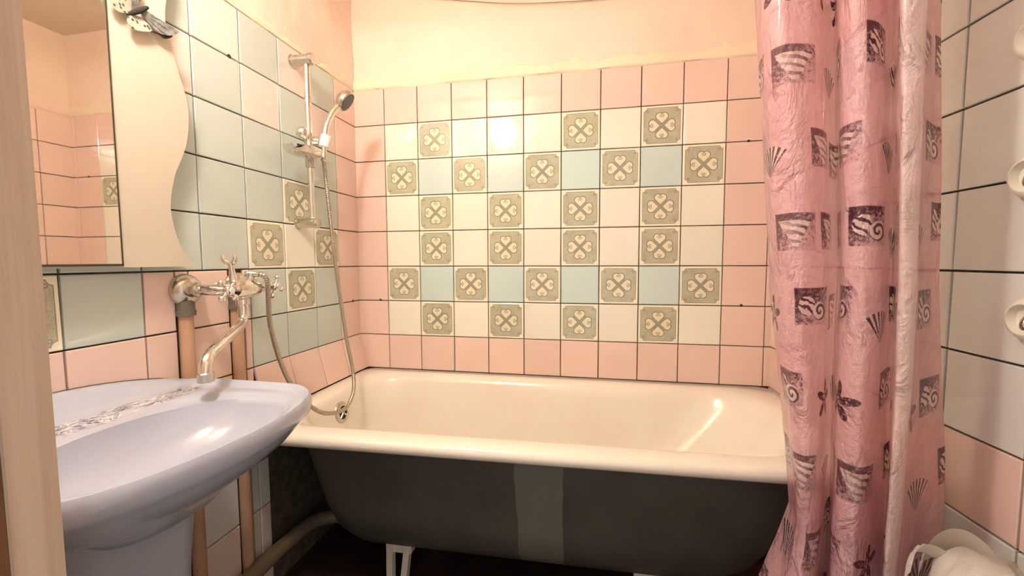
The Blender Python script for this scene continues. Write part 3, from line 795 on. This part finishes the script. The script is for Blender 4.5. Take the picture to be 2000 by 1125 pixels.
# ------------------------------------------------------------------ shower curtain
CUR = [
(-0.735,[(1.344, 1.62), (1.37, 1.295), (1.392, 1.021), (1.438, 0.65), (1.452, 0.47), (1.455, 0.401)]),
(-0.79,[(1.335, 1.588), (1.359, 1.282), (1.382, 1.024), (1.422, 0.675), (1.437, 0.506), (1.44, 0.441)]),
(-0.83,[(1.337, 1.563), (1.363, 1.272), (1.385, 1.027), (1.41, 0.694), (1.425, 0.532), (1.426, 0.47)]),
(-0.845,[(1.362, 1.55), (1.389, 1.267), (1.406, 1.028), (1.427, 0.703), (1.434, 0.544), (1.429, 0.483)]),
(-0.82,[(1.417, 1.559), (1.437, 1.27), (1.452, 1.027), (1.461, 0.694), (1.463, 0.531), (1.466, 0.468)]),
(-0.725, [(1.49, 1.608), (1.507, 1.29), (1.522, 1.021), (1.525, 0.653), (1.526, 0.472), (1.526, 0.403)]),
(-0.82,[(1.454, 1.554), (1.471, 1.268), (1.48, 1.027), (1.483, 0.696), (1.482, 0.533), (1.483, 0.471)]),
(-0.86,[(1.461, 1.529), (1.477, 1.258), (1.488, 1.029), (1.49, 0.716), (1.489, 0.562), (1.487, 0.503)]),
(-0.85,[(1.497, 1.531), (1.514, 1.259), (1.523, 1.029), (1.528, 0.715), (1.527, 0.56), (1.526, 0.501)]),
(-0.77, [(1.564, 1.571), (1.584, 1.275), (1.591, 1.025), (1.602, 0.682), (1.602, 0.514), (1.602, 0.45)]),
(-0.84,[(1.532, 1.533), (1.544, 1.26), (1.554, 1.029), (1.56, 0.713), (1.56, 0.557), (1.559, 0.498)]),
(-0.9,[(1.502, 1.499), (1.513, 1.246), (1.522, 1.032), (1.525, 0.739), (1.524, 0.595), (1.525, 0.54)]),
(-0.905,[(1.529, 1.493), (1.535, 1.244), (1.541, 1.033), (1.54, 0.743), (1.537, 0.6), (1.533, 0.545)]),
(-0.86,[(1.562, 1.517), (1.569, 1.253), (1.576, 1.03), (1.584, 0.725), (1.588, 0.575), (1.587, 0.518)]),
(-0.8,[(1.615, 1.547), (1.626, 1.265), (1.637, 1.027), (1.663, 0.702), (1.676, 0.545), (1.68, 0.485)]),
(-0.785,[(1.634, 1.554), (1.647, 1.268), (1.657, 1.026), (1.685, 0.697), (1.69, 0.538), (1.69, 0.476)])]
def xat(keys, z):
    k = keys
    if z >= k[0][1]: return k[0][0] + (k[0][0] - k[1][0]) / (k[0][1] - k[1][1]) * (z - k[0][1])
    for (x0, z0), (x1, z1) in zip(k, k[1:]):
        if z >= z1: return x1 + (x0 - x1) * (z - z1) / (z0 - z1)
    return k[-1][0]
ZTOP, ZBOT = 2.03, .34
NZ = 170; rows_ = []; us = None
for j in range(NZ + 1):
    z = ZTOP + (ZBOT - ZTOP) * j / NZ
    low = max(0, (.56 - z) / .22)
    pl = []
    for i, (y, keys) in enumerate(CUR):
        x = xat(keys, z); yy = y
        if i < 5:
            x -= low * (.085 - .018 * i); yy -= low * .05 * (i % 2)
        pl.append((x, yy, 0))
    sp2 = spline(pl, 9)
    row = []
    for q, p in enumerate(sp2):
        g = 1.0 + 1.4 * low
        w = .0035 * g * noise.noise((p.x * 16, p.y * 16, z * 7)) + .0016 * noise.noise((p.x * 45, p.y * 40, z * 30))
        row.append((p.x + w, p.y + w * .9 + .004 * g * noise.noise((q * .13, 3, z * 4)), z))
    rows_.append(row)
cm = MB(); cm.loft(rows_, False)
mid = rows_[NZ // 2]; us = [0.0]
for a, b in zip(mid, mid[1:]): us.append(us[-1] + math.dist(a, b))
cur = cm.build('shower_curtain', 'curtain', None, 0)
cur.data.polygons.foreach_set('use_smooth', [True] * len(cur.data.polygons))
uvl = cur.data.uv_layers.new(name='UVMap'); nq = len(mid)
for lp in cur.data.loops:
    j, i = divmod(lp.vertex_index, nq); uvl.data[lp.index].uv = (us[i], ZTOP + (ZBOT - ZTOP) * j / NZ)
ha = cur.data.attributes.new('lit_hem', 'FLOAT', 'POINT')
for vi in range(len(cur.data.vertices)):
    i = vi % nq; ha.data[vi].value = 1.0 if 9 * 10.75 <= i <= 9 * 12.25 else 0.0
tag(cur, 'pink translucent shower curtain printed with dark sea shells and starfish', 'curtain')
rod = thing('curtain_rod', 'chrome curtain rod above the front edge of the tub', 'curtain rod', (.86, -.80, 2.05))
MB().tube([(-.852, 0, 0), (.845, 0, 0)], .011, 14).build('rod', 'chrome_dull', rod)
for xx, d in ((-.856, 1), (.852, -1)): MB().lathe((xx, 0, 0), (d, 0, 0), [(0, .028), (.006, .026), (.010, .014), (.016, .013)], 18).build('end_flange', 'chrome_dull', rod)

# ------------------------------------------------------------------ plastic bag between curtain and right wall
bag = thing('plastic_bag', 'white translucent plastic carrier bag standing by the right wall below the curtain', 'bag', (1.63, -.90, 0))
br = []
bag.scale.z = 1.052
BX, BY = 1.628, -.948
for z, rx, ry_, sh_ in ((.003, .060, .062, 0), (.03, .068, .066, 0), (.15, .070, .068, 0), (.30, .070, .066, 0), (.42, .066, .064, 0), (.50, .062, .060, 0), (.555, .054, .052, 0), (.580, .038, .036, 0)):
    ring = []
    for k in range(56):
        a = 2 * PI * k / 56; n_ = noise.noise((math.cos(a) * 2, math.sin(a) * 2, z * 9)) * .014
        ring.append(L(bag, (min(BX + (rx + n_) * math.cos(a), 1.70), BY + (ry_ + n_) * math.sin(a), z + (.02 * noise.noise((a, 2, z)) if z > .3 else 0))))
    br.append(ring)
MB().loft(br, True, True, True).build('sack', 'film', bag, 70)
def strap(pts, wds, tilt):
    sp3 = spline(pts, 8); m = MB(); n_ = len(sp3); rg = []
    for i, p in enumerate(sp3):
        t = i / (n_ - 1); w = wds[0] + (wds[1] - wds[0]) * math.sin(PI * t); d = Vector(tilt)
        a = p + d * w; b = p - d * w; o = Vector((.001, .001, .0015))
        rg.append([L(bag, a), L(bag, (a + b) / 2 + Vector((0, 0, .006)) + Vector((.002 * math.sin(i * 1.7), 0, .002 * math.cos(i * 2.3)))), L(bag, b), L(bag, (a + b) / 2 - o)])
    m.loft(rg, True, True, True); return m.build('strap', 'film', bag, 60)
strap([(1.580, -.892, .515), (1.587, -.890, .545), (1.604, -.888, .563), (1.626, -.888, .570), (1.650, -.892, .566), (1.673, -.902, .548), (1.690, -.910, .505)], (.012, .030), (.02, -.25, .95))
strap([(1.548, -.914, .525), (1.556, -.912, .560), (1.576, -.912, .570), (1.602, -.916, .556), (1.620, -.924, .525), (1.630, -.928, .48)], (.010, .014), (.1, -.5, .8))

# ------------------------------------------------------------------ wall hooks, box, wire
for z, lab, yy in ((1.420, 'topmost', -.882), (1.206, 'middle', -.888), (.982, 'lowest', -.900)):
    xw = 1.685 - .0385 * yy
    hk = thing('wall_hook', f'round ivory wall hook on the right wall, {lab} of three', 'hook', (xw, yy, z), 'round hooks on the right wall')
    hk.rotation_euler.z = RANG
    MB().lathe((-.0045, 0, 0), (-1, 0, 0), [(0, .036), (.008, .037), (.018, .035), (.026, .029), (.028, .024), (.016, .021), (.012, .001)], 30).build('cup', 'knob_white', hk, 40)
    MB().lathe((-.0166, 0, 0), (-1, 0, 0), [(0, .0205), (.0012, .0200), (.0014, .001)], 24).build('hollow', 'rust', hk, 40)
    MB().tube(spline([(-.018, 0, .006), (-.022, 0, .002), (-.026, 0, -.004), (-.027, 0, -.010), (-.025, 0, -.014)], 5), [.006] * 20 + [.006], 10).build('peg', 'chrome_dull', hk, 60)
bx_ = thing('cardboard_box', 'dark red-brown carton on the floor under the right end of the tub', 'box', (1.50, -.46, 0))
MB().box((-.13, -.10, .001), (.13, .10, .158), .003).build('carton', 'box', bx_, 25)
for s in (-1, 1): MB().loft([[(-.128, s * .002, .160), (.128, s * .002, .160), (.128, s * .098, .160), (-.128, s * .098, .160)], [(-.128, s * .002, .163), (.128, s * .002, .163), (.128, s * .098, .1625), (-.128, s * .098, .1625)]], True, True, True).build('flap', 'box', bx_, 25)
tag(MB().tube(spline([(.0, -.012, 2.195), (.2, -.012, 2.170), (.382, -.012, 2.147), (.683, -.012, 2.094), (.90, -.012, 2.073), (1.082, -.012, 2.066), (1.18, -.012, 2.09), (1.26, -.012, 2.20)], 8), .0013, 6).build('wire', 'drain'), 'thin wire sagging across the plaster above the back wall tiles', 'wire')

# ------------------------------------------------------------------ lamp on the front wall beside the door head
lamp = thing('wall_lamp', 'white globe wall lamp above the washbasin by the door', 'lamp', LAMP_POS)
MB().ball((0, 0, 0), .060, 32).build('globe', 'glow', lamp, 60)
MB().tube([(0, -.058, 0), (0, -.075, 0)], .035, 20).build('neck', 'lamp_base', lamp, 40)
MB().lathe((0, FRONT - LAMP_POS[1] + .001, 0), (0, 1, 0), [(0, .055), (.012, .055), (.020, .045), (.032, .036)], 24).build('base', 'lamp_base', lamp, 40)
